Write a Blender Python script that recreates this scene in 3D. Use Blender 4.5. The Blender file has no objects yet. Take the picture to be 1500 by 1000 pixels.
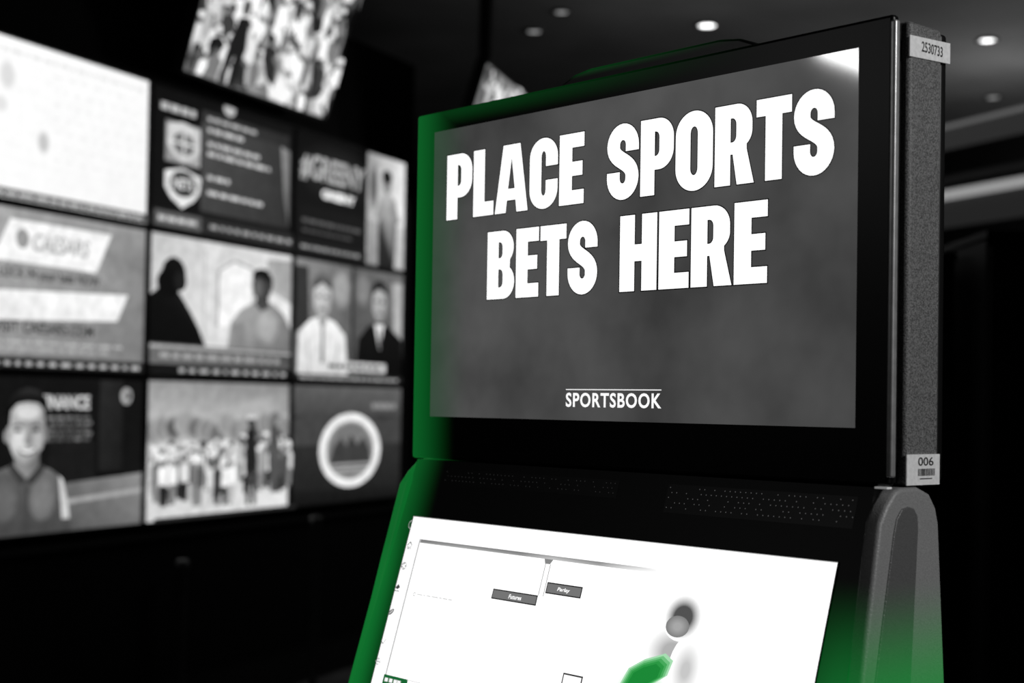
import bpy, bmesh, math, random
from mathutils import Vector, Matrix
scene=bpy.context.scene
COL=bpy.context.scene.collection
scene.view_settings.view_transform='Standard'
scene.view_settings.look='None'

def lin(v):
    v=v/255.0
    return v/12.92 if v<=.04045 else ((v+.055)/1.055)**2.4
def c4(c):
    if isinstance(c,(int,float)): c=(c,c,c)
    return (lin(c[0]),lin(c[1]),lin(c[2]),1.0)

# ---------------------------------------------------------------- materials
def newmat(name):
    m=bpy.data.materials.new(name); m.use_nodes=True
    nt=m.node_tree; b=nt.nodes['Principled BSDF']
    return m,nt,b
def plain(name,col,rough=.5,metal=0,noise=0,scale=40,emit=0,spec=.5,bump=0):
    m,nt,b=newmat(name)
    c=c4(col)
    b.inputs['Roughness'].default_value=rough; b.inputs['Metallic'].default_value=metal
    b.inputs['Specular IOR Level'].default_value=spec
    tc=nt.nodes.new('ShaderNodeTexCoord')
    n=nt.nodes.new('ShaderNodeTexNoise'); n.inputs['Scale'].default_value=scale; n.inputs['Detail'].default_value=3
    nt.links.new(tc.outputs['Object'],n.inputs['Vector'])
    r=nt.nodes.new('ShaderNodeValToRGB'); k=1-noise; k2=1+noise
    r.color_ramp.elements[0].position=.35; r.color_ramp.elements[1].position=.65
    r.color_ramp.elements[0].color=(c[0]*k,c[1]*k,c[2]*k,1); r.color_ramp.elements[1].color=(min(1,c[0]*k2),min(1,c[1]*k2),min(1,c[2]*k2),1)
    nt.links.new(n.outputs['Fac'],r.inputs['Fac']); nt.links.new(r.outputs['Color'],b.inputs['Base Color'])
    if bump:
        bp=nt.nodes.new('ShaderNodeBump'); bp.inputs['Strength'].default_value=bump; bp.inputs['Distance'].default_value=.002
        nt.links.new(n.outputs['Fac'],bp.inputs['Height']); nt.links.new(bp.outputs['Normal'],b.inputs['Normal'])
    if emit:
        nt.links.new(r.outputs['Color'],b.inputs['Emission Color']); b.inputs['Emission Strength'].default_value=emit
    return m
def emis(name,col,s):
    m,nt,b=newmat(name); b.inputs['Base Color'].default_value=(0,0,0,1)
    b.inputs['Emission Color'].default_value=c4(col); b.inputs['Emission Strength'].default_value=s
    return m
def art_mat(name,strength=1.0,rough=.3,noise=.0,nscale=8,spec=.5):
    m,nt,b=newmat(name); b.inputs['Base Color'].default_value=(.002,.002,.002,1)
    b.inputs['Roughness'].default_value=rough; b.inputs['Specular IOR Level'].default_value=spec
    a=nt.nodes.new('ShaderNodeVertexColor'); a.layer_name='Col'
    if noise:
        tc=nt.nodes.new('ShaderNodeTexCoord'); n=nt.nodes.new('ShaderNodeTexNoise')
        n.inputs['Scale'].default_value=nscale; n.inputs['Detail'].default_value=5; n.inputs['Roughness'].default_value=.7
        nt.links.new(tc.outputs['Object'],n.inputs['Vector'])
        mr=nt.nodes.new('ShaderNodeMapRange'); mr.inputs['From Min'].default_value=.3; mr.inputs['From Max'].default_value=.7
        mr.inputs['To Min'].default_value=1-noise; mr.inputs['To Max'].default_value=1+noise
        nt.links.new(n.outputs['Fac'],mr.inputs['Value'])
        mx=nt.nodes.new('ShaderNodeVectorMath'); mx.operation='SCALE'
        nt.links.new(a.outputs['Color'],mx.inputs[0]); nt.links.new(mr.outputs['Result'],mx.inputs['Scale'])
        nt.links.new(mx.outputs[0],b.inputs['Emission Color'])
    else: nt.links.new(a.outputs['Color'],b.inputs['Emission Color'])
    b.inputs['Emission Strength'].default_value=strength
    return m
def green_glow_mat(name,base,rough,terms,gcol=(14,105,42),spec=.5,speck=0):  # green edge glow painted in as gradients of base colour and emission
    """terms: list of lists of (axis,from,to,k) smoothsteps; product in each list, max over lists"""
    m,nt,b=newmat(name); N=nt.nodes; L=nt.links
    b.inputs['Roughness'].default_value=rough; b.inputs['Specular IOR Level'].default_value=spec
    tc=N.new('ShaderNodeTexCoord'); sp=N.new('ShaderNodeSeparateXYZ'); L.new(tc.outputs['Object'],sp.inputs[0])
    tot=None
    for t in terms:
        prod=None
        for (ax,f0,f1,k) in t:
            mr=N.new('ShaderNodeMapRange'); mr.interpolation_type='SMOOTHSTEP'
            L.new(sp.outputs[ax],mr.inputs['Value'])
            mr.inputs['From Min'].default_value=f0; mr.inputs['From Max'].default_value=f1
            mr.inputs['To Min'].default_value=0; mr.inputs['To Max'].default_value=k
            if prod is None: prod=mr.outputs['Result']
            else:
                q=N.new('ShaderNodeMath'); q.operation='MULTIPLY'; L.new(prod,q.inputs[0]); L.new(mr.outputs['Result'],q.inputs[1]); prod=q.outputs[0]
        if tot is None: tot=prod
        else:
            q=N.new('ShaderNodeMath'); q.operation='MAXIMUM'; L.new(tot,q.inputs[0]); L.new(prod,q.inputs[1]); tot=q.outputs[0]
    c=c4(gcol)
    mx=N.new('ShaderNodeMix'); mx.data_type='RGBA'; L.new(tot,mx.inputs['Factor'])
    mx.inputs['A'].default_value=c4(base); mx.inputs['B'].default_value=c
    src=mx.outputs['Result']
    if speck:
        n=N.new('ShaderNodeTexNoise'); n.inputs['Scale'].default_value=700; n.inputs['Detail'].default_value=1
        L.new(tc.outputs['Object'],n.inputs['Vector'])
        r=N.new('ShaderNodeMapRange'); r.inputs['From Min'].default_value=.35; r.inputs['From Max'].default_value=.65
        r.inputs['To Min'].default_value=1-speck; r.inputs['To Max'].default_value=1+speck; L.new(n.outputs['Fac'],r.inputs['Value'])
        v=N.new('ShaderNodeVectorMath'); v.operation='SCALE'; L.new(src,v.inputs[0]); L.new(r.outputs['Result'],v.inputs['Scale']); src=v.outputs[0]
        bp=N.new('ShaderNodeBump'); bp.inputs['Strength'].default_value=.4; bp.inputs['Distance'].default_value=.001
        L.new(n.outputs['Fac'],bp.inputs['Height']); L.new(bp.outputs['Normal'],b.inputs['Normal'])
    L.new(src,b.inputs['Base Color'])
    em=N.new('ShaderNodeVectorMath'); em.operation='SCALE'; em.inputs[0].default_value=c[:3]; L.new(tot,em.inputs['Scale'])
    L.new(em.outputs[0],b.inputs['Emission Color']); b.inputs['Emission Strength'].default_value=1.0
    return m

# ---------------------------------------------------------------- mesh helpers
def mesh_obj(name,verts,faces,mat,parent=None,bevel=0,segs=3,smooth=False):
    me=bpy.data.meshes.new(name); me.from_pydata([tuple(v) for v in verts],[],faces); me.update()
    bm=bmesh.new(); bm.from_mesh(me); bmesh.ops.recalc_face_normals(bm,faces=bm.faces); bm.to_mesh(me); bm.free()
    o=bpy.data.objects.new(name,me); COL.objects.link(o)
    if mat: me.materials.append(mat)
    if parent: o.parent=parent
    if bevel:
        md=o.modifiers.new('b','BEVEL'); md.width=bevel; md.segments=segs; md.limit_method='ANGLE'; md.angle_limit=math.radians(35)
        for p in me.polygons: p.use_smooth=True
        wn=o.modifiers.new('w','WEIGHTED_NORMAL')
    if smooth:
        for p in me.polygons: p.use_smooth=True
    return o
def boxes(bl):
    V=[];Fc=[]
    for (x0,x1,y0,y1,z0,z1) in bl:
        i=len(V)
        V+=[(x0,y0,z0),(x1,y0,z0),(x1,y1,z0),(x0,y1,z0),(x0,y0,z1),(x1,y0,z1),(x1,y1,z1),(x0,y1,z1)]
        Fc+=[[i,i+3,i+2,i+1],[i+4,i+5,i+6,i+7],[i,i+1,i+5,i+4],[i+1,i+2,i+6,i+5],[i+2,i+3,i+7,i+6],[i+3,i,i+4,i+7]]
    return V,Fc
def box_obj(name,bl,mat,parent=None,bevel=0,segs=3):
    if isinstance(bl,tuple): bl=[bl]
    V,Fc=boxes(bl); return mesh_obj(name,V,Fc,mat,parent,bevel,segs)
def prism(name,poly,x0,x1,mat,parent=None,bevel=0,segs=3):
    """extrude a YZ polygon along X. x0/x1 may be functions of z"""
    f0=x0 if callable(x0) else (lambda z:x0); f1=x1 if callable(x1) else (lambda z:x1)
    n=len(poly); V=[(f0(z),y,z) for y,z in poly]+[(f1(z),y,z) for y,z in poly]
    Fc=[list(range(n))[::-1],list(range(n,2*n))]+[[i,(i+1)%n,n+(i+1)%n,n+i] for i in range(n)]
    return mesh_obj(name,V,Fc,mat,parent,bevel,segs)
def prismY(name,poly,y0,y1,mat,parent=None,bevel=0,segs=3):
    n=len(poly); V=[(x,y0,z) for x,z in poly]+[(x,y1,z) for x,z in poly]
    Fc=[list(range(n)),list(range(n,2*n))[::-1]]+[[i,(i+1)%n,n+(i+1)%n,n+i] for i in range(n)]
    return mesh_obj(name,V,Fc,mat,parent,bevel,segs)
def empty(name,loc,rz=0,label=None,cat=None,group=None):
    o=bpy.data.objects.new(name,None); COL.objects.link(o); o.location=loc; o.rotation_euler=(0,0,rz); o.empty_display_size=.1
    if label: o['label']=label
    if cat: o['category']=cat
    if group: o['group']=group
    return o

_tc={}
def curve_mesh(cu):
    o=bpy.data.objects.new('tmp',cu); COL.objects.link(o)
    dg=bpy.context.evaluated_depsgraph_get(); dg.update()
    me=bpy.data.meshes.new_from_object(o.evaluated_get(dg))
    V=[(v.co.x,v.co.y) for v in me.vertices]; Fc=[list(p.vertices) for p in me.polygons]
    bpy.data.objects.remove(o); bpy.data.meshes.remove(me); bpy.data.curves.remove(cu)
    return V,Fc
def text_mesh(s,offset=0.0,shear=0.0,space=1.0):
    k=(s,offset,shear,space)
    if k not in _tc:
        cu=bpy.data.curves.new('t','FONT'); cu.body=s; cu.size=1; cu.offset=offset; cu.shear=shear; cu.space_character=space; cu.resolution_u=4
        _tc[k]=curve_mesh(cu)
    return _tc[k]
class Art:
    """layered flat picture; mapf(a,b,layer)->xyz"""
    def __init__(s,mapf): s.m=mapf; s.V=[];s.F=[];s.C=[];s.k=0
    def poly(s,pts,col,k=None):
        s.k+=1; i=len(s.V)
        s.V+=[s.m(a,b,s.k) for a,b in pts]; s.F.append(list(range(i,i+len(pts))))
        s.C+= [c4(c) for c in col] if isinstance(col,list) else [c4(col)]*len(pts)
        return s
    def rect(s,a0,b0,a1,b1,col): return s.poly([(a0,b0),(a1,b0),(a1,b1),(a0,b1)],col)
    def ell(s,a,b,ra,rb,col,n=28,tilt=0):
        ct,st=math.cos(tilt),math.sin(tilt)
        return s.poly([(a+ra*math.cos(t)*ct-rb*math.sin(t)*st,b+ra*math.cos(t)*st+rb*math.sin(t)*ct) for t in [2*math.pi*i/n for i in range(n)]],col)
    def soft(s,a,b,ra,rb,col,edge,n=28,inner=.55):
        s.k+=1; i=len(s.V); s.V.append(s.m(a,b,s.k)); s.C.append(c4(col))
        for q,c in ((inner,col),(1.0,edge)):
            for j in range(n):
                t=2*math.pi*j/n; s.V.append(s.m(a+ra*q*math.cos(t),b+rb*q*math.sin(t),s.k)); s.C.append(c4(c))
        for j in range(n):
            j2=(j+1)%n; s.F.append([i,i+1+j,i+1+j2]); s.F.append([i+1+j,i+1+n+j,i+1+n+j2,i+1+j2])
        return s
    def ring(s,a,b,ra,rb,w,wb,col,n=40):
        s.k+=1;i=len(s.V)
        for q in (0,1):
            for j in range(n):
                t=2*math.pi*j/n; s.V.append(s.m(a+(ra-q*w)*math.cos(t),b+(rb-q*wb)*math.sin(t),s.k)); s.C.append(c4(col))
        for j in range(n):
            j2=(j+1)%n; s.F.append([i+j,i+j2,i+n+j2,i+n+j])
        return s
    def mesh2(s,V,Fc,a0,b0,a1,b1,col):
        s.k+=1; xs=[v[0] for v in V]; ys=[v[1] for v in V]; x0,x1,y0,y1=min(xs),max(xs),min(ys),max(ys); i=len(s.V)
        for x,y in V: s.V.append(s.m(a0+(x-x0)/(x1-x0)*(a1-a0), b1+(y-y0)/(y1-y0)*(b0-b1), s.k)); s.C.append(c4(col))
        s.F+=[[i+q for q in f] for f in Fc]; return s
    def text(s,t,a0,b0,a1,b1,col,offset=.012,shear=0,space=1.0):
        V,Fc=text_mesh(t,offset,shear,space); return s.mesh2(V,Fc,a0,b0,a1,b1,col)
    def line(s,a0,b0,a1,b1,w,col):
        d=Vector((a1-a0,b1-b0)).normalized()*w/2
        return s.poly([(a0-d.y,b0+d.x),(a1-d.y,b1+d.x),(a1+d.y,b1-d.x),(a0+d.y,b0-d.x)],col)
    def make(s,name,mat,parent):
        me=bpy.data.meshes.new(name); me.from_pydata(s.V,[],s.F); me.update()
        ca=me.color_attributes.new('Col','FLOAT_COLOR','CORNER')
        for lp in me.loops: ca.data[lp.index].color=s.C[lp.vertex_index]
        o=bpy.data.objects.new(name,me); COL.objects.link(o); me.materials.append(mat); o.parent=parent; return o

# ---------------------------------------------------------------- heavy condensed lettering
def arc(cx,cy,rx,ry,a0,a1,n=14):
    return [(cx+rx*math.cos(math.radians(a0+(a1-a0)*i/n)),cy+ry*math.sin(math.radians(a0+(a1-a0)*i/n))) for i in range(n+1)]
def stroke(c,h0,h1=None):
    n=len(c); Lp=[];Rp=[]
    for i in range(n):
        a=Vector(c[max(0,i-1)]); b=Vector(c[min(n-1,i+1)]); d=(b-a).normalized(); p=Vector(c[i]); nx=Vector((-d.y,d.x))
        h=h0+(h1-h0)*abs(d.x) if h1 else h0
        Lp.append(tuple(p+nx*h)); Rp.append(tuple(p-nx*h))
    return Lp+Rp[::-1]
S_=.25
def glyph(ch):
    s=S_
    if ch=='P':
        w=.58; return w,[[ [(0,0),(s,0),(s,.33),(.29,.33)]+arc(w-.26,.59,.26,.26,-90,0)+arc(w-.26,.74,.26,.26,0,90)+[(0,1)],
            [(s,.51),(.265,.51)]+arc(.265,.59,.065,.08,-90,0,6)+arc(.265,.75,.065,.08,0,90,6)+[(s,.83)] ]]
    if ch=='L': w=.45; return w,[[ [(0,0),(w,0),(w,.21),(s,.21),(s,1),(0,1)] ]]
    if ch=='A': w=.70; return w,[[ [(0,0),(.235,0),(.26,.18),(w-.26,.18),(w-.235,0),(w,0),(w-.17,1),(.17,1)],[(.28,.35),(w-.28,.35),(w/2,.80)] ]]
    if ch=='C':
        w=.57; c=w/2; return w,[[ [(w,.60)]+arc(c,.73,c,.28,0,180,20)+arc(c,.27,c,.28,180,360,20)+[(w,.40),(w-s+.01,.40)]+arc(c,.27,c-s+.01,.09,360,180,12)+arc(c,.73,c-s+.01,.09,180,0,12)+[(w-s+.01,.60)] ]]
    if ch=='O':
        w=.62; c=w/2; return w,[[ arc(c,.71,c,.30,0,180,20)+arc(c,.29,c,.30,180,360,20), arc(c,.72,c-s,.09,0,180,12)+arc(c,.28,c-s,.09,180,360,12) ]]
    if ch=='E': w=.48; return w,[[ [(0,0),(w,0),(w,.20),(s,.20),(s,.40),(w-.03,.40),(w-.03,.60),(s,.60),(s,.80),(w,.80),(w,1),(0,1)] ]]
    if ch=='T': w=.53; c=w/2; return w,[[ [(c-s/2,0),(c+s/2,0),(c+s/2,.79),(w,.79),(w,1),(0,1),(0,.79),(c-s/2,.79)] ]]
    if ch=='H': w=.62; return w,[[ [(0,0),(s,0),(s,.39),(w-s,.39),(w-s,0),(w,0),(w,1),(w-s,1),(w-s,.61),(s,.61),(s,1),(0,1)] ]]
    if ch=='B':
        w=.60; return w,[[ [(0,0),(.30,0)]+arc(w-.24,.25,.24,.25,-90,55,10)+arc(w-.255,.755,.235,.245,-48,90,10)+[(0,1)],
            [(s,.17),(.28,.17)]+arc(.28,.245,.065,.075,-90,0,5)+arc(.28,.36,.065,.075,0,90,5)+[(s,.435)],
            [(s,.60),(.275,.60)]+arc(.275,.67,.06,.07,-90,0,5)+arc(.275,.765,.06,.07,0,90,5)+[(s,.835)] ]]
    if ch=='R':
        w=.62; return w,[[ [(0,0),(s,0),(s,.38),(.285,.38),(.355,0),(w,0),(w-.115,.43)]+arc(w-.27,.66,.24,.22,-50,0,8)+arc(w-.27,.75,.24,.25,0,90,12)+[(0,1)],
            [(s,.53),(.275,.53)]+arc(.275,.61,.065,.08,-90,0,6)+arc(.275,.75,.065,.08,0,90,6)+[(s,.83)] ]]
    if ch=='S':
        w=.58; h=.119; a=w-h; b=h
        c=[(a,.635)]+arc(w/2,.715,w/2-h,.185,0,180,16)
        P0,P1,P2,P3=Vector((b,.705)),Vector((b,.50)),Vector((a,.52)),Vector((a,.295))
        for i in range(1,16):
            t=i/16; c.append(tuple(P0*(1-t)**3+P1*3*t*(1-t)**2+P2*3*t*t*(1-t)+P3*t**3))
        c+=arc(w/2,.285,w/2-h,.185,0,-180,16)+[(b,.365)]
        return w,[[ stroke(c,h,.110) ]]
def word(sx,off=0):
    V=[];Fc=[];x=0;gap=.033
    for ch in sx:
        w,pieces=glyph(ch)
        for loops in pieces:
            cu=bpy.data.curves.new('g','CURVE'); cu.dimensions='2D'; cu.fill_mode='BOTH'; cu.offset=off
            for lp in loops:
                cl=[]
                for p in lp:
                    if not cl or (abs(cl[-1][0]-p[0])+abs(cl[-1][1]-p[1]))>1e-4: cl.append(p)
                sp=cu.splines.new('POLY'); sp.points.add(len(cl)-1); sp.use_cyclic_u=True
                for q,p in zip(sp.points,cl): q.co=(p[0]+x,p[1],0,1)
            v,f=curve_mesh(cu); i=len(V); V+=v; Fc+=[[i+q for q in ff] for ff in f]
        x+=w+gap
    return V,Fc,x-gap

# ================================================================ CAMERA
F=2205.0; pt=math.radians(1.2); ph=math.atan(.0157)
r=Vector((1,0,0)); f=Vector((0,math.cos(pt),math.sin(pt))); u=Vector((0,-math.sin(pt),math.cos(pt)))
Rr=r*math.cos(ph)+u*math.sin(ph); Uu=-r*math.sin(ph)+u*math.cos(ph)
cd=bpy.data.cameras.new('camera'); cam=bpy.data.objects.new('camera',cd); COL.objects.link(cam); scene.camera=cam
M=Matrix((Rr,Uu,-f)).transposed().to_4x4(); M.translation=Vector((-.002,0,1.5)); cam.matrix_world=M
cd.sensor_width=36; cd.lens=36*F/1500; cd.shift_y=44.3/1500; cd.clip_end=100; cd.clip_start=.05
cd.dof.use_dof=True; cd.dof.focus_distance=1.75; cd.dof.aperture_fstop=4.3

# ================================================================ ROOM
m_floor=plain('carpet',95,.9,noise=.6,scale=5)
m_ceil=plain('ceiling_paint',120,.8,noise=.12,scale=1.5)
m_wall=plain('black_wall',12,.8,noise=.2,scale=3,spec=.2)
m_black=plain('black_plastic',6,.4,noise=.15,scale=60,spec=.3)
m_dark=plain('dark_metal',14,.45,noise=.2,scale=60)
m_cab=plain('cabinet_black',4,.6,noise=.2,scale=20,spec=.2)
m_frame=plain('tv_frame',5,.5,noise=.1,scale=30,spec=.15)

def struct(o): o['kind']='structure'; return o
struct(box_obj('floor',(-9,9,-2,18,-.1,0),m_floor))
struct(box_obj('ceiling',(-9,9,-2,18,4.2,4.35),m_ceil))
struct(box_obj('wall_back',(-9,9,18,18.2,0,4.2),m_wall))
aw=math.atan2(.9130,.4079)
Wx,Wy=-1.6617,6.93
def W(t,off,z): # along wall, towards viewer
    return Vector((Wx+.4079*t+.9130*off, Wy+.9130*t-.4079*off, z))
wl=box_obj('wall_left',(-5.5,2.66,.07,.6,0,3.6),m_wall); wl.location=(Wx,Wy,0); wl.rotation_euler=(0,0,aw); struct(wl)
bb=box_obj('baseboard_left',[(-5.5,2.66,-.06,.07,0,.16),(-5.5,2.66,.03,.07,.84,.875)],m_dark); bb.location=(Wx,Wy,0); bb.rotation_euler=(0,0,aw); struct(bb)
# right-hand wall that runs towards the viewer with dim cove bands
ar=math.atan2(-.95,.41)
wr=box_obj('wall_right',(-3.2,8.5,.0,.3,0,4.2),m_wall); wr.location=(4.15,14.35,0); wr.rotation_euler=(0,0,ar); struct(wr)
def rightpart(name,b,mat):
    o=box_obj(name,b,mat); o.location=(4.15,14.35,0); o.rotation_euler=(0,0,ar); return struct(o)
m_cove=emis('cove_glow',150,1.0); m_cove2=emis('cove_dim',96,1.0); m_mid=emis('cove_wash',44,1.0); m_mid2=emis('cove_wash_low',34,1.0)  # wash tones: cove light falling on the trims, put in as emission
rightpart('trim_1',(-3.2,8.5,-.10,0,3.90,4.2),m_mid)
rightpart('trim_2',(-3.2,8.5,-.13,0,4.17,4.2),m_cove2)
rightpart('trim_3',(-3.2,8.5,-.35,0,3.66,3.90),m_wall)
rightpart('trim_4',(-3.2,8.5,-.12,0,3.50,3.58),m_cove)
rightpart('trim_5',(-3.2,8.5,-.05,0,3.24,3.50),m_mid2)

# downlights
m_lens=emis('downlight_lens',255,4.0); m_lensd=emis('downlight_lens_dim',170,1.0); m_ring=plain('downlight_ring',90,.4,noise=.05)
def downlight(x,y,dim=False,R=.055):
    e=empty('downlight',(x,y,4.2),0,'small round recessed ceiling downlight, '+('dimmed' if dim else 'glowing white'),'ceiling light','recessed ceiling downlights')
    n=28; V=[];Fc=[]
    for q,(rr,zz) in enumerate([(R+.03,0),(R+.028,-.012),(R+.004,-.014),(R,-.004)]):
        V+=[(rr*math.cos(2*math.pi*i/n),rr*math.sin(2*math.pi*i/n),zz) for i in range(n)]
    for q in range(3):
        for i in range(n): Fc.append([q*n+i,q*n+(i+1)%n,(q+1)*n+(i+1)%n,(q+1)*n+i])
    mesh_obj('trim_ring',V,Fc,m_ring,e,smooth=True)
    V=[(R*math.cos(2*math.pi*i/n),R*math.sin(2*math.pi*i/n),-.006) for i in range(n)]+[(0,0,-.016)]
    mesh_obj('lens',V,[[i,(i+1)%n,n] for i in range(n)],m_lensd if dim else m_lens,e,smooth=True)
downlight(1.34,10.6,R=.06); downlight(3.42,10.9,R=.055); downlight(4.10,12.9,True); downlight(.30,10.3,True,R=.045); downlight(.12,10.85,True,R=.05)

# ================================================================ TELEVISIONS
TH=.686
CB=[-1.25,-.032,1.205,2.462]
m_tv=art_mat('television_picture',1.05,.5,.20,16,spec=.1)
m_tvw=art_mat('television_picture_bright',1.08,.5,.04,14,spec=.1)
def television(name_label,origin,rz,w,h,tilt=0,group=None,mount=None):
    e=empty('television',origin,rz,name_label,'television',group)
    V,Fc=boxes([(-w/2,w/2,.012,.07,-h/2,h/2),(-w/2,w/2,0,.012,-h/2,-h/2+.012),(-w/2,w/2,0,.012,h/2-.012,h/2),(-w/2,-w/2+.012,0,.012,-h/2+.012,h/2-.012),(w/2-.012,w/2,0,.012,-h/2+.012,h/2-.012)])
    T=Matrix.Rotation(tilt,4,'X')
    o=mesh_obj('frame',[T@Vector(v) for v in V],Fc,m_frame,e)
    def mp(a,b,k):
        a=min(max(a,1.3),98.7); b=min(max(b,2.2),97.8)
        return tuple(T@Vector(((a/100-.5)*w,.011-.00012*k,(.5-b/100)*h)))
    if mount:
        box_obj('ceiling_mount',mount,m_dark,e,.004)
    return e,Art(mp)
def wall_tv(col,row,label):
    a,b=CB[col],CB[col+1]
    c=W((a+b)/2,0,1.5+1.468-(row+.5)*TH)
    return television(label,c,aw,b-a-.004,TH-.004,0,'video wall screens')
rnd=random.Random(7)
def dashes(A,a0,a1,b,h,col,mn=2,mx=7,gap=1.1):
    a=a0
    while a<a1-mn:
        l=min(rnd.uniform(mn,mx),a1-a); A.rect(a,b-h/2,a+l,b+h/2,col); a+=l+gap

# bright table
e,A=wall_tv(0,0,'wall-mounted screen showing a pale white data table')
A.rect(1,1,99,99,[250,246,240,248])
for i in range(9): A.rect(17,14+i*8.6,97,14.4+i*8.6,238)
for a in (30,44,58,72,86): A.rect(a,8,a+.3,90,240)
A.soft(42,60,3.4,8,195,244); A.soft(24,25,4.5,10,218,247); A.soft(21,43,4,6,225,246)
dashes(A,17,95,10,2.5,226)
for i in range(7): dashes(A,46,95,18+i*8.6,2,236,2,5,3)
A.rect(1,92,99,99,80); dashes(A,17,97,95,2.4,190)
A.make('screen',m_tvw,e)
# advert
e,A=wall_tv(0,1,'wall-mounted screen showing a grey advert with slanted white banners')
A.rect(1,1,99,99,[172,140,118,148])
A.poly([(22,2),(99,2),(99,30),(88,50)],[160,152,125,150])
A.poly([(27,9),(79,9),(71,35),(19,34)],245)
A.ell(33,20,3.2,6,150); A.text('CAESARS',38,15.5,67,26.5,165,.02,.2)
A.text('LOCK IN your bets NOW',22,37.5,73,45.5,40,.02)
A.poly([(19,52),(89,47),(83,65),(19,70)],[238,245,238,230])
A.text('VISIT CAESARS.COM',20,69.5,70,76.5,45,.02)
dashes(A,19,90,82,1.6,185,3,9); dashes(A,19,80,86,1.6,178,3,9)
A.rect(1,91,99,99,35); dashes(A,19,97,95,2.4,190,2,5,2.6)
A.make('screen',m_tv,e)
# man in polo
e,A=wall_tv(0,2,'wall-mounted screen showing a smiling man in a polo shirt')
A.rect(1,1,99,99,12)
A.rect(17,1,74,70,18); A.text('FINANCE',44,13,69,22,215,.03)
for i in range(5):
    for j in range(5): A.rect(47+j*4.6+(i%2)*1.2,26+i*3.4,50.6+j*4.6+(i%2)*1.2,28.2+i*3.4,95+rnd.randint(-20,30))
for i in range(6): A.rect(48,44+i*4,72,45+i*4,40)
A.rect(74,3,87,62,[40,32,26,32]); A.rect(87,3,99,66,18); A.ell(89,13,3.2,5.5,170); A.ell(90,13,1.4,2.6,60)
A.poly([(56,68),(99,64),(99,98),(58,98)],[105,140,112,85]); A.poly([(58,78),(99,74),(99,77),(58,81)],165)
A.poly([(19,98),(19,62),(24,58),(31,55),(43,56),(49,59),(55,65),(58,80),(60,98)],[70,85,105,112,112,105,92,80,70])
A.soft(45,76,7,14,118,98); A.soft(27,76,6,13,100,88)
A.poly([(53,63),(55,65),(58,80),(59,90),(55,90),(54,76)],205); A.poly([(19,66),(21,64),(22,85),(19,88)],190)
A.poly([(31,46),(43,46),(43,57),(37,64),(31,56)],[105,95,100,140,140])
A.poly([(30,54),(37,65),(34,68),(28,57)],60); A.poly([(44,55),(37,65),(40,68),(46,58)],55)
A.poly([(36.5,66),(38,66),(38.4,98),(36.4,98)],70)
A.poly([(27.6,28),(28,22),(33,17),(41,17),(45.4,23),(45.8,36),(44.8,44),(41.5,51),(37.5,55),(34.5,54.5),(30.5,50),(28.2,43),(27.4,35)],[165,180,205,190,150,135,130,125,140,165,185,185,170])
A.soft(33,40,4,8,215,190); A.soft(42,41,3,7,180,155); A.soft(37,24,6,4.5,215,196)
A.ell(27,38,1.4,4,150); A.ell(46,38,1.3,4,120)
A.poly([(27.4,32),(26.6,24),(27,18),(29.6,13),(33,10.5),(37,9),(42,10.5),(45.4,14.5),(46.8,20),(46.4,32),(45.4,30),(44.8,22.5),(42.5,18.5),(37,17.5),(32,18.6),(28.8,23),(28.2,32)],[10,12,16,30,44,50,40,24,14,10,10,10,12,12,12,10,10])
for a in (32.3,40.8): A.ell(a,34.8,1.7,1.1,35); A.poly([(a-2.6,31.8),(a,30.4),(a+2.6,31.6),(a+2.4,32.6),(a,31.6),(a-2.4,32.8)],40)
A.poly([(36.2,33),(37.4,33),(39,42.2),(36.8,43.4),(34.8,42.2)],[185,160,130,120,160])
A.poly([(32.4,45.4),(36.8,46.3),(41.4,45),(40,48.6),(37,50),(34,48.8)],80); A.poly([(33,45.8),(36.8,46.7),(40.8,45.6),(39.6,47.8),(37,48.6),(34.4,47.9)],245)
A.make('screen',m_tv,e)
# graphics with shields
e,A=wall_tv(1,0,'wall-mounted screen showing a dark sports graphic with two shield emblems')
A.rect(1,1,99,99,13); A.rect(32,10,95,82,[74,48,44,64]); A.rect(32,10,95,19,[52,42,40,52])
dashes(A,6,31,15,5,190,3,6)
dashes(A,36,70,15,2.5,190)
A.rect(9,24,31,52,[130,160,170,140])
A.poly([(10,26),(20,23),(31,26),(31,40),(27,47),(20,51),(14,47),(10,40)],205); A.ell(20.5,38,7,8,110); A.rect(13,37,28,38.5,230); A.rect(20,29,21,46,230)
A.poly([(9,59),(20,55),(32,59),(31,70),(27,77),(20,83),(13,77),(9,70)],230); A.ell(20.5,66,8.5,9,30); A.text('NETS',14,62,27,70,235,.02)
for b,a1 in ((23,62),(33,72),(40,80),(57,52),(68,76)): dashes(A,36,a1,b,3,205,2,8,1.3)
A.ell(50,4,4,5,190); A.rect(1,86,99,98,40); A.rect(3,87,32,97,95); dashes(A,5,30,92,3,205); dashes(A,38,97,92,3.0,165,2,6,2)
A.poly([(88,20),(95,22),(95,82),(91,60)],[150,110,80,110])
A.make('screen',m_tv,e)
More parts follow.
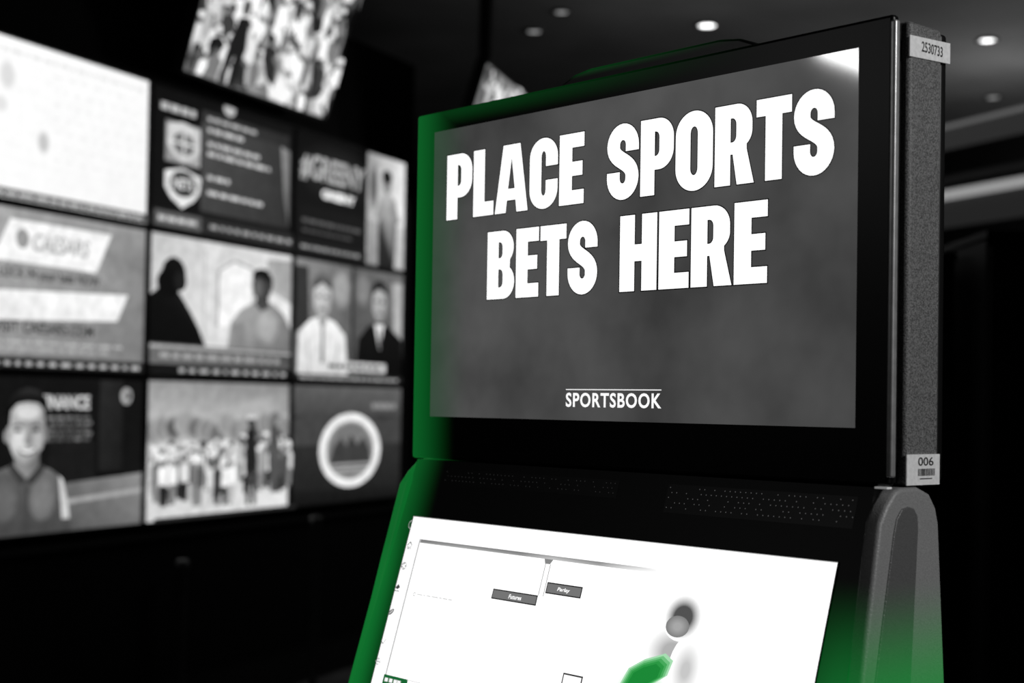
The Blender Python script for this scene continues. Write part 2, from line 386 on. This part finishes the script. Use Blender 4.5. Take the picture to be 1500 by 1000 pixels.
# silhouettes
e,A=wall_tv(1,1,'wall-mounted screen showing two seated men talking in a bright room')
A.rect(1,1,99,99,[195,225,240,215]); A.rect(36,2,46,76,[228,212,208,222]); A.poly([(46,22),(56,14),(68,18),(68,60),(46,62)],[242]*5)
A.line(45,62,45,22,1.6,165); A.line(45,22,56,13,1.6,165); A.line(56,13,70,17,1.6,155); A.line(36,8,36,76,2,195); A.line(70,17,70,60,1.2,165)
A.poly([(80,8),(99,6),(99,40),(80,30)],[170,155,165,185])
A.poly([(2,77),(2,44),(7,39),(12,38),(20,42),(27,54),(33,66),(37,77)],[10,10,18,16,16,28,16,10]); A.ell(16,29,7.6,12,12); A.ell(13,35,7.5,10,8); A.ell(20,33,4,7,26)
A.poly([(52,77),(54,58),(61,48),(71,41),(84,41),(93,48),(98.8,60),(98.8,77)],[140,160,175,160,145,130,120,110]); A.poly([(55,60),(62,56),(66,77),(56,77)],135); A.soft(80,58,9,14,170,150)
A.poly([(72,38),(81,38),(82,44),(76,48),(71,43)],70)
A.ell(76,28.5,7.2,12,60); A.soft(73.5,31,4,8,98,66); A.poly([(68.6,24),(70,18),(75,15.5),(80,16),(84,22),(84,32),(82,25),(74,22)],18)
A.rect(1,77,99,91,[100,70,85,110]); A.rect(2,78,99,80,175); dashes(A,8,90,85,3.4,165,3,9,2); A.rect(1,91,99,99,20); dashes(A,20,98,95,2.6,190,2,6,3)
A.make('screen',m_tv,e)
# crowd
e,A=wall_tv(1,2,'wall-mounted screen showing a crowd of spectators outdoors')
A.rect(1,1,99,99,[140,155,235,225]); A.poly([(1,2),(99,2),(99,26),(70,20),(1,34)],[150,135,160,180,185])
for i in range(14): A.soft(4+i*7,36+rnd.uniform(-5,3),7,9,rnd.choice([110,135,90,150]),165,14)
A.poly([(1,72),(99,62),(99,97),(1,97)],[205,215,225,215])
for i in range(105):
    q=i/105; a=rnd.uniform(3,97); hb=(47 if a<60 else 40)+q*14+rnd.uniform(-2,2); g=rnd.choice([225,245,205,120,80,215,160,60,240]); p_=rnd.choice([30,70,130,190,45]); w_=rnd.uniform(2.2,3.4)
    A.poly([(a-w_,hb+5),(a-w_*.5,hb+3),(a+w_*.5,hb+3),(a+w_,hb+5),(a+w_*.9,hb+17),(a-w_*.9,hb+17)],g)
    A.poly([(a-w_*.8,hb+16),(a+w_*.8,hb+16),(a+w_*.6,hb+29),(a-w_*.6,hb+29)],p_)
    A.ell(a,hb,1.7,3.6,rnd.choice([130,160,95]),12); A.ell(a,hb-2.0,1.9,1.9,rnd.choice([245,60,225]),10)
A.poly([(61,36),(67,35),(69,60),(68,92),(65.5,92),(64.5,65),(63.5,92),(61,92),(60,60)],34); A.ell(64,31,2.6,5,70); A.rect(61,26,67,28.6,225)
A.poly([(78,34),(84,33),(86,62),(84,84),(79,84),(77,60)],80); A.ell(81,28,2.5,5,110)
A.rect(1,95,99,99,40)
A.make('screen',m_tv,e)
# hashtag title
e,A=wall_tv(2,0,'wall-mounted screen showing a hashtag title beside a standing man')
A.rect(1,1,99,99,6)
A.soft(34,30,36,26,26,6)
A.text('#GREENY',4,18,60,40,175,.03,.15); A.text('GREENY',22,44,51,51.5,250,.05)
A.rect(62,2,99,98,[150,235,245,190]); A.rect(63,60,99,98,[150,205,190,130]); A.soft(68,30,4,22,80,165)
A.poly([(73,98),(73,62),(74,40),(78,34),(86,34),(90,40),(91,62),(89,98)],[30,45,170,190,190,150,60,30]); A.ell(81,25,4.6,9,140); A.ell(81,19,4.8,6,30); A.poly([(74,42),(70,56),(74,60),(77,48)],150); A.poly([(90,42),(94,56),(90,60),(88,48)],140)
A.rect(3,60,60,98,[12,16,12,8]); dashes(A,6,56,72,3.0,90); dashes(A,6,50,80,2.4,70); A.rect(1,88,62,98,26); dashes(A,5,58,93,2.6,150)
A.make('screen',m_tv,e)
# two commentators
e,A=wall_tv(2,1,'wall-mounted split screen showing two commentators')
A.rect(1,1,50,99,[140,100,80,100]); A.rect(51.5,1,99,99,[92,115,92,72]); A.rect(49.6,1,51.6,99,18)
A.poly([(2,8),(12,8),(14,60),(2,60)],50); A.soft(40,22,9,18,160,110); A.poly([(88,10),(98,10),(98,60),(90,60)],175); A.soft(60,20,7,16,130,98)
A.poly([(4,98),(5,60),(14,50),(24,46),(35,50),(44,60),(47.5,98)],[215,230,248,250,248,235,215]); A.poly([(21,46),(28,46),(27,53),(24.5,58),(22,53)],150); A.poly([(23.6,56),(25.6,56),(26,84),(23.2,84)],110)
A.line(12,66,15,96,1,170); A.line(38,66,36,96,1,165)
A.poly([(16.6,28),(18,20),(24,17),(30,20),(31.6,28),(31,38),(28,45),(24,47.5),(20,45),(17,38)],[180,200,210,195,170,160,160,175,190,190])
A.poly([(16,30),(15.6,20),(19,13),(24,11),(29,13),(32.6,20),(32,30),(30.8,24),(24,19),(17.6,24)],[70,80,100,110,100,80,60,65,70,70]); A.ell(21,30.5,1.6,1.3,60); A.ell(27,30.5,1.6,1.3,60); A.ell(24,40.5,2.8,1.2,100)
A.poly([(53,94),(56,62),(65,50),(75,46),(86,50),(98,60),(98.8,94)],[10,16,22,16,20,14,8]); A.poly([(71,48),(80,48),(76,70)],235); A.poly([(75,52),(77,52),(77.5,66),(75.5,68)],60)
A.poly([(68.6,26),(70,18),(75.5,15),(81,18),(82.6,26),(82,36),(79,43),(75.5,45.5),(72,43),(69,36)],[160,180,195,175,150,145,145,160,175,170])
A.poly([(68,30),(67.4,18),(71,11.5),(76,9.5),(80.4,12),(83.6,19),(83,30),(81.6,21),(75,17),(69.8,21)],[16,20,36,44,34,20,14,14,18,16]); A.ell(72.6,28,1.6,1.3,50); A.ell(78.6,28,1.6,1.3,50); A.ell(75.6,38.5,2.6,1.2,95)
A.rect(27,82,82,90,210); dashes(A,30,78,86,3.4,50,3,8,1.5); A.rect(1,93,99,99,36); dashes(A,6,96,96,2.2,170)
A.make('screen',m_tv,e)
# ring emblem
e,A=wall_tv(2,2,'wall-mounted screen showing a white ring emblem over a landscape')
A.rect(1,1,99,99,[56,60,30,28]); A.rect(1,2,99,26,[92,98,72,68]); A.poly([(1,30),(20,22),(40,30),(60,24),(80,31),(99,24),(99,50),(1,50)],[66]*8)
A.ell(51,55,23,27,[118]*28)
A.ring(51,55,27.5,31,6,6.5,240); A.ring(51,55,21,24,1,1.2,170)
A.poly([(32,66),(36,52),(42,44),(47,52),(51,42),(57,51),(62,44),(68,54),(70,66)],60); A.poly([(31,66),(71,66),(66,73),(36,73)],165); A.rect(34,68,68,70,80)
dashes(A,70,96,18,5,140,3,6); A.rect(1,86,99,98,[28,32,20,20])
A.make('screen',m_tv,e)

# hanging screens
def crowd(A,seed,n=150,a0=2,a1=98,wide=1.0):
    q=random.Random(seed); A.rect(1,1,99,99,[120,150,170,110])
    for i in range(26): A.soft(q.uniform(2,98),q.uniform(5,95),q.uniform(6,14),q.uniform(8,18),q.choice([250,240,20,60,200]),140,16)
    for i in range(n):
        a=q.uniform(a0,a1); b=q.uniform(5,92); g=q.choice([245,255,230,25,40,60,120,180,250,15,210]); w=q.uniform(1.6,4)*wide; d=q.uniform(-3,3)
        A.poly([(a-w,b+1),(a-w*.3,b-1),(a+w*.4,b-1),(a+w,b+2),(a+w*.8+d,b+q.uniform(7,16)),(a-w*.7+d,b+q.uniform(7,16))],g)
        A.ell(a+d*.2,b-4,w*.5,3.4,q.choice([70,110,150,90,200]),12); A.ell(a+d*.2,b-6,w*.55,2.2,q.choice([240,30]),10)
def place_tilted(px_bl,w,h,tilt,dirv):
    """centre of a screen whose bottom-left corner is known; dirv = horizontal run of the screen"""
    d=Vector((dirv[0],dirv[1],0)).normalized(); nrm=Vector((d.y,-d.x,0))
    upv=Vector((0,0,1))*math.cos(tilt)+nrm*math.sin(tilt)
    return Vector(px_bl)+d*w/2+upv*h/2, math.atan2(d.y,d.x)
t17=math.radians(17)
HW=1.27
c,rz=place_tilted((-1.557,6.95,3.006),HW,.80,t17,(.4079,.9130))
e,A=television('ceiling-hung screen tilted downwards showing a bright crowd',c,rz,HW,.80,t17,None,[(-.04,.04,.06,.14,-.1,4.2-c.z),(-.25,.25,.05,.09,-.12,.12)])
crowd(A,3,150,wide=1.2)
A.poly([(20,58),(26,56),(29,74),(27,98),(23,98),(23,80),(20,98),(17,98),(18,72)],24); A.ell(23,51,2.6,5,80)
A.make('screen',m_tvw,e)
c,rz=place_tilted((-.40,9.0,2.78),1.43,.80,t17,(.254,.967))
e,A=television('ceiling-hung screen tilted downwards with a pale picture',c,rz,1.43,.80,t17,None,[(-.04,.04,.06,.14,-.1,4.2-c.z),(-.25,.25,.05,.09,-.12,.12)])
crowd(A,11,90,wide=1.3); A.make('screen',m_tv,e)

# dark cabinets
def cabinet(label,loc,rz,w,d,h,nd,cat='cabinet'):
    e=empty('cabinet',loc,rz,label,cat)
    box_obj('body',[(-w/2,w/2,0,d,.08,h),(-w/2+.03,w/2-.03,.04,d-.02,0,.08)],m_cab,e,.006)
    box_obj('top',(-w/2-.004,w/2+.004,-.02,d+.01,h,h+.03),m_cab,e,.006)
    for i in range(nd):
        a=-w/2+w/nd*i+.01; b=-w/2+w/nd*(i+1)-.01
        box_obj('door',(a,b,-.018,0,.10,h-.02),m_cab,e,.004)
    return e
cabinet('tall black cabinet standing in shadow beside the betting kiosk',(2.17,5.0,0),0,1.2,.6,2.07,2)
cabinet('slightly lower black cabinet in deep shadow',(1.40,5.25,0),0,.28,.5,2.02,1)

# stanchion posts in front of the screens
m_post=plain('post_metal',70,.4,.6,noise=.1)
def post(x,y,h):
    e=empty('barrier_post',(x,y,0),0,'thin dark metal barrier post on the carpet','post','barrier posts')
    n=20; prof=[(.0,.0),(.15,0),(.155,.012),(.14,.022),(.03,.035),(.022,.05),(.022,h-.05),(.03,h-.045),(.03,h-.01),(.018,h),(0,h)]
    V=[];Fc=[]
    for rr,zz in prof: V+=[(rr*math.cos(2*math.pi*i/n),rr*math.sin(2*math.pi*i/n),zz) for i in range(n)]
    for q in range(len(prof)-1):
        for i in range(n): Fc.append([q*n+i,q*n+(i+1)%n,(q+1)*n+(i+1)%n,(q+1)*n+i])
    mesh_obj('pole',V,Fc,m_post,e,smooth=True)
post(-.98,7.6,.92); post(-1.42,6.55,.80)

# ================================================================ KIOSK
KZ=math.atan2(-.7508,.6606)
K=empty('betting_kiosk',(.125,1.839,0),KZ,'black self-service sports betting kiosk with green-lit edges and two screens','kiosk')
gl=[(0,-.300,-.412,.95)]
m_head=green_glow_mat('kiosk_black_green_glow',3,.35,[gl,[(2,1.878,1.905,.28),(0,.25,-.35,1)]],(12,96,38),spec=.25)
m_cons=green_glow_mat('console_black_green_glow',4,.45,[[(0,-.335,-.40,.95),(2,1.50,1.25,1)],[(0,.30,.39,.75),(2,1.33,1.20,1)],[(0,-.315,-.405,.7)]],(14,110,44),spec=.25)
m_wing=green_glow_mat('side_panel_grey_green_glow',128,.45,[[(2,1.33,1.19,.85)]],(14,110,44),speck=.12)
m_wingl=green_glow_mat('side_panel_green_glow',8,.45,[[(2,1.50,1.25,1)],[(2,1.8,1.42,.85)]],(14,108,43))
m_shell=green_glow_mat('shell_speckled_grey',92,.6,[[(0,-.3,-.4,.8)]],speck=.65)
m_chrome=plain('satin_metal',170,.35,.6,noise=.1,scale=80)
head=box_obj('monitor_housing',[(-.398,.398,-.006,.006,1.421,1.906)],m_head,K,.004)
box_obj('housing_core',(-.388,.388,.006,.03,1.424,1.902),m_black,K)
box_obj('housing_shell',(-.398,.398,.024,.085,1.421,1.905),m_shell,K,.006)
box_obj('housing_back',(-.395,.395,.084,.098,1.425,1.902),m_black,K,.004)
box_obj('side_trim',[(.394,.4015,-.0065,.0025,1.430,1.900)],m_chrome,K,.0025)
cap=[(-.20,1.90),(-.185,1.907),(-.15,1.924),(-.13,1.932),(-.10,1.936),(.12,1.936),(.15,1.932),(.17,1.924),(.20,1.907),(.21,1.90)]
prismY('top_cap',cap,.045,.094,green_glow_mat('cap_black_green_glow',8,.4,[[(2,1.925,1.938,.35),(0,.2,-.2,1)]]),K,.004)  # green highlight on the cap's upper edge put into its colour and emission
# display
def up(a,b,k): return (a,-.0068-.00012*k,b)
disp_m,nt,b=newmat('display_glass'); N=nt.nodes; L=nt.links
b.inputs['Base Color'].default_value=(.002,.002,.002,1); b.inputs['Roughness'].default_value=.06
tc=N.new('ShaderNodeTexCoord'); nz=N.new('ShaderNodeTexNoise'); nz.inputs['Scale'].default_value=4.5; nz.inputs['Detail'].default_value=4; nz.inputs['Roughness'].default_value=.55
L.new(tc.outputs['Object'],nz.inputs['Vector'])
rp=N.new('ShaderNodeValToRGB'); rp.color_ramp.elements[0].position=.3; rp.color_ramp.elements[1].position=.75
rp.color_ramp.elements[0].color=c4(58); rp.color_ramp.elements[1].color=c4(90); L.new(nz.outputs['Fac'],rp.inputs['Fac'])
sx=N.new('ShaderNodeSeparateXYZ'); L.new(tc.outputs['Object'],sx.inputs[0])
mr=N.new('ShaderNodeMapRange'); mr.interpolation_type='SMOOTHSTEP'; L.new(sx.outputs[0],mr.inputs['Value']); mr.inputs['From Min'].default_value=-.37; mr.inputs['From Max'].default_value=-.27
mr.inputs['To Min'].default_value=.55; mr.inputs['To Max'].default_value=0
mx=N.new('ShaderNodeMix'); mx.data_type='RGBA'; L.new(mr.outputs['Result'],mx.inputs['Factor']); L.new(rp.outputs['Color'],mx.inputs['A']); mx.inputs['B'].default_value=(.008,.075,.022,1)  # green edge glow blended into the display's own emission at the left
L.new(mx.outputs['Result'],b.inputs['Emission Color']); b.inputs['Emission Strength'].default_value=.95
disp=box_obj('display_screen',(-.3565,.3565,-.0068,-.005,1.480,1.8775),disp_m,K)
m_let=art_mat('lettering_light',1.15,.3)
LT=Art(up)
words=[('PLACE',-.3265,1.842,-.054,1.7505),('SPORTS',-.0130,1.842,.327,1.7490),('BETS',-.237,1.729,-.0275,1.637),('HERE',.0115,1.729,.239,1.637)]
for wd,a0,b0,a1,b1 in words:
    V,Fc,wid=word(wd,.014); V2,F2,_=word(wd)
    xs=[v[0] for v in V2]; ys=[v[1] for v in V2]; sxx=(a1-a0)/(max(xs)-min(xs)); syy=(b0-b1)/(max(ys)-min(ys))
    for (v_,f_,cc) in ((V,Fc,2),(V2,F2,255)):
        LT.k+=1; i=len(LT.V)
        for x,y in v_: LT.V.append(up(a0+(x-min(xs))*sxx,b1+(y-min(ys))*syy,LT.k+1)); LT.C.append(c4(cc))
        LT.F+=[[i+q for q in ff] for ff in f_]
LT.make('headline_lettering',m_let,disp)
L2=Art(up)
L2.text('SPORTSBOOK',-.081,1.5145,.0825,1.4965,240,.025,0,1.12)
L2.rect(-.081,1.5190,.0825,1.5178,225)
L2.make('logo_lettering',m_let,disp)
# console below
c17=math.cos(t17); s17=math.sin(t17)
def slope(a,s,k=0,lift=0): # a across, s metres down the slope
    q=.031+s*s17+(lift+.0002*k)*c17; return (a,-q,1.342-s*c17+(lift+.0002*k)*s17)
fl=lambda z:.394+(1.42-z)*.055
p_top=slope(0,-.0810); p_bot=slope(0,.42)
body=[(p_top[1],1.4195),(p_bot[1],p_bot[2]),(.0,.90),(.06,.90),(.06,1.4195)]
prism('console_body',body,lambda z:-fl(z)+.012,lambda z:fl(z)-.012,m_cons,K)
wing=[(-.105,1.06),(-.059,1.228),(-.046,1.281),(-.034,1.327),(-.019,1.385),(-.012,1.402),(.004,1.4165),(.015,1.4195),(.045,1.4195),(.066,1.412),(.077,1.397),(.081,1.38),(.081,.98),(-.06,.98)]
wing=[(y-.006 if y<.06 and z<1.40 else y,z) for y,z in wing]
wg=prism('side_panel',wing,lambda z:fl(z)-.014,lambda z:fl(z)+.006,m_wing,K,.005,4)
prism('side_panel',wing,lambda z:-fl(z)-.006,lambda z:-fl(z)+.014,m_wingl,K,.005,4)
inner=[(-.055,1.19),(-.030,1.281),(-.004,1.372),(.002,1.388),(.012,1.398),(.024,1.400),(.034,1.398),(.040,1.390),(.040,1.375),(.012,1.19)]
prism('side_inset',inner,lambda z:fl(z)+.004,lambda z:fl(z)+.0075,green_glow_mat('inset_grey_green_glow',84,.4,[[(2,1.33,1.19,.85)]],(14,110,44),speck=.1),wg,.002)
box_obj('pedestal',[(-.30,.30,-.02,.055,.05,.95),(-.25,.25,.05,.20,.05,1.40)],m_black,K,.008)
box_obj('base_plate',(-.36,.36,-.25,.26,0,.05),m_dark,K,.01)
# speaker grilles
def grille(a0,a1,s0,rows,step,colr,rr):
    V=[];Fc=[];n=8
    q=[slope(a0,s0-.004,1),slope(a1,s0-.004,1),slope(a1,s0+rows*.006,1),slope(a0,s0+rows*.006,1)]
    mats=[]
    V+=q; Fc.append([0,1,2,3]); mats.append(0); rg=random.Random(5)
    for j in range(rows):
        a=a0+.004+(j%2)*step/2
        while a<a1-.002:
            if rg.random()<.72:
                i=len(V); V+=[slope(a+rr*math.cos(2*math.pi*t/n),s0+j*.006+rr*math.sin(2*math.pi*t/n),2.5) for t in range(n)]; Fc.append(list(range(i,i+n))); mats.append(1)
            a+=step
    o=mesh_obj('speaker_grille',V,Fc,m_black,K); o.data.materials.append(colr)
    for p,mi in zip(o.data.polygons,mats): p.material_index=mi
    return o
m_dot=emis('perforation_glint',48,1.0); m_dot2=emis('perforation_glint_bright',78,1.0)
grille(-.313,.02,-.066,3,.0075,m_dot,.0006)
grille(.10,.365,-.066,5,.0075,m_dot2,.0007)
# touchscreen
m_touch=art_mat('touchscreen_picture',1.25,.25)
T=Art(lambda a,b,k: slope(a/1000,b/1000,k,.0015))
ts=prism('touchscreen',[(slope(0,0,0,.0015)[1],slope(0,0,0,.0015)[2]),(slope(0,.39,0,.0015)[1],slope(0,.39,0,.0015)[2]),(slope(0,.39,0,-.002)[1],slope(0,.39,0,-.002)[2]),(slope(0,0,0,-.002)[1],slope(0,0,0,-.002)[2])],-.357,.357,m_black,K)
T.rect(-356,0.5,356,389,255)
T.rect(-356,.5,-355,389,120); T.rect(-356,.5,356,1.5,170)
g=[(-327,95),(-230,120),(-120,105),(-60,150),(20,120),(80,185),(135,255)]
for (a0,c0),(a1,c1) in zip(g,g[1:]): T.rect(a0,31,a1,36,[c0,c1,min(255,c1+35),min(255,c0+35)])
T.rect(-328,31,-326,389,130); T.rect(-326,36,-324.6,389,215)
for a in (-71,-62): T.rect(a,42,a+1.4,82,150)
T.poly([(-71,42),(-74,36),(-58,36),(-62,42)],120)
T.rect(-154,82,-70,95,30); T.rect(-152.5,83.5,-71.5,93.5,105); T.text('Futures',-122,86,-98,91.5,245,.02,.2)
T.rect(-58,64,4,78,30); T.rect(-56.5,65.5,2.5,76.5,105); T.text('Parlay',-38,68.5,-16,74.5,245,.02,.2)
T.ring(-307,106,2.6,2.6,.8,.8,90); 
a=-301
for l in (12,5,9,14,6,10,8): T.rect(a,105,a+l,106.2,170); a+=l+2
def ic(a,b,kind):
    if kind==0: T.poly([(a-6,b),(a,b-6),(a+6,b),(a+4,b),(a,b-3.6),(a-4,b)],60); T.rect(a-4,b,a-2.6,b+6,90); T.rect(a+2.6,b,a+4,b+6,90); T.rect(a-1,b+2,a+1,b+6,120)
    elif kind==1:
        T.ring(a,b,5.5,5.5,1,1,90)
        for j in range(5):
            t=j*1.2566; T.ell(a+3.2*math.cos(t),b+3.2*math.sin(t),1.3,1.3,90,8)
    elif kind==2: T.poly([(a-5,b),(a,b-6),(a+5,b-1),(a,b+2)],60); T.line(a-5,b+4,a+5,b+4,1.4,90)
    elif kind==3: T.poly([(a+5*math.cos(t)-2*math.sin(t),b-4*math.cos(t)-2.6*math.sin(t)) for t in [j*.5236 for j in range(12)]],110); T.line(a-3,b+2.4,a+3,b-2.4,.8,240)
    elif kind==4: T.line(a-5,b,a,b+4,1.2,110); T.line(a,b+4,a+5,b-4,1.2,110)
    else: T.ring(a,b,4.5,4.5,.8,.8,140); T.line(a,b-6,a,b+6,1,130); T.line(a-6,b,a+6,b,1,130)
for b,kd in ((42,0),(71,1),(102,2),(135,3),(175,4),(203,5)): ic(-341,b,kd)
T.ring(-344,14,6,6,.7,.7,190); T.line(-340,18,-336,22,.7,190)
T.rect(-320,217,-268,232,(20,90,45))
for a in (-316,-306,-296,-288): T.rect(a,221,a+7,226,225)
T.rect(-268,217,-100,218.2,200)
T.rect(12,167,45,182,60); T.rect(14,169,43,182,250)
for q in (0,1,2,3): T.rect(-200+q*70,150+q*9,-199+q*70,151+q*9,200)
# soft blurred athlete
W_=255
T.soft(165,150,75,52,205,W_,inner=.2); T.soft(172,122,46,34,160,W_,inner=.3)
T.soft(196,138,26,40,180,W_,inner=.2)
T.soft(177,82,29,27,70,W_,inner=.45); T.soft(172,93,17,12,150,112,inner=.3)
T.soft(138,176,46,42,(70,160,90),W_,inner=.2)
gp=[(120,150),(136,140),(158,132),(168,137),(165,150),(150,160),(132,178),(112,196),(106,182)]
cx=sum(p[0] for p in gp)/9; cy=sum(p[1] for p in gp)/9
for kk,gc in ((1.3,(150,200,160)),(1.18,(100,175,115)),(1.06,(60,152,80)),(.94,(34,136,58)),(.8,(18,122,46))):
    T.poly([(cx+(x-cx)*kk,cy+(y-cy)*kk) for x,y in gp],[gc]*9)
T.make('screen_image',m_touch,ts)
# asset labels on the side
m_lab=plain('label_paper',205,.6,noise=.08,scale=200,emit=.12)  # paper lightened with a little emission of its own
m_ink=plain('label_ink',10,.6)
def sidelabel(y0,z0,y1,z1,slant,x,items):
    o=mesh_obj('asset_label',[(x,y0,z0),(x,y1,z0+slant),(x,y1,z1+slant),(x,y0,z1),(x-.0012,y0,z0),(x-.0012,y1,z0+slant),(x-.0012,y1,z1+slant),(x-.0012,y0,z1)],[[0,1,2,3],[4,7,6,5],[0,4,5,1],[1,5,6,2],[2,6,7,3],[3,7,4,0]],m_lab,K)
    V=[];Fc=[]
    for it in items:
        if it[0]=='t':
            _,s,a0,b0,a1,b1=it; v,f_=text_mesh(s,.01); xs=[p[0] for p in v]; ys=[p[1] for p in v]; i=len(V)
            V+=[(x+.0003,a0+(p[0]-min(xs))/(max(xs)-min(xs))*(a1-a0),b0+(p[1]-min(ys))/(max(ys)-min(ys))*(b1-b0)) for p in v]; Fc+=[[i+q for q in ff] for ff in f_]
        else:
            _,a0,b0,a1,b1=it; i=len(V); V+=[(x+.0003,a0,b0),(x+.0003,a1,b0),(x+.0003,a1,b1),(x+.0003,a0,b1)]; Fc.append([i,i+1,i+2,i+3])
    mesh_obj('label_print',V,Fc,m_ink,o)
sidelabel(.022,1.8665,.0965,1.8885,.0035,.3996,[('t','2530733',.043,1.8745,.082,1.8855)])
bars=[]; q=random.Random(2); a=.044
while a<.074:
    wv=q.choice([.0008,.0012,.0018]); bars.append(('b',a,1.4310,a+wv,1.4385)); a+=wv+q.choice([.0007,.0011])
sidelabel(.024,1.4215,.084,1.4535,.0,.3996,[('t','006',.044,1.4415,.072,1.4505)]+bars+[('b',.047,1.4275,.070,1.4286)])
box_obj('latch',(.383,.398,-.0085,.0,1.4185,1.4205),plain('latch_white',200,.5,emit=.3),K)  # latch brightened by emission in its material

# ================================================================ LIGHT
w=bpy.data.worlds.new('world'); scene.world=w; w.use_nodes=True
w.node_tree.nodes['Background'].inputs[0].default_value=(.6,.6,.6,1); w.node_tree.nodes['Background'].inputs[1].default_value=.012
def aim(o,loc,target,roll=0):
    q=(Vector(target)-Vector(loc)).to_track_quat('-Z','Y').to_matrix().to_4x4()@Matrix.Rotation(roll,4,'Z')
    q.translation=Vector(loc); o.matrix_world=q
def area(loc,target,size,sy,power,roll=0):
    l=bpy.data.lights.new('area_lamp','AREA'); l.shape='RECTANGLE'; l.size=size; l.size_y=sy; l.energy=power
    o=bpy.data.objects.new('area_lamp',l); COL.objects.link(o); aim(o,loc,target,roll); return o
def spot(loc,target,power,deg,rad=.15):
    l=bpy.data.lights.new('side_fill_spot','SPOT'); l.energy=power; l.spot_size=math.radians(deg); l.spot_blend=.6; l.shadow_soft_size=rad
    o=bpy.data.objects.new('side_fill_spot',l); COL.objects.link(o); aim(o,loc,target)
spot((1.9,.35,2.5),(.42,1.55,1.6),105,42)  # added unseen spot to brighten the kiosk's right side
area((-4.0,1.10,2.84),(.3,1.6,1.85),.42,.08,4.0,math.radians(-22))
def pnt(loc,power,rad=.2):
    l=bpy.data.lights.new('ceiling_fill','POINT'); l.energy=power; l.shadow_soft_size=rad
    o=bpy.data.objects.new('ceiling_fill',l); COL.objects.link(o); o.location=loc
pnt((3.9,11.5,3.1),26); pnt((1.3,9.5,2.9),8)  # added point lights without fixtures, to lift the ceiling with a gradient
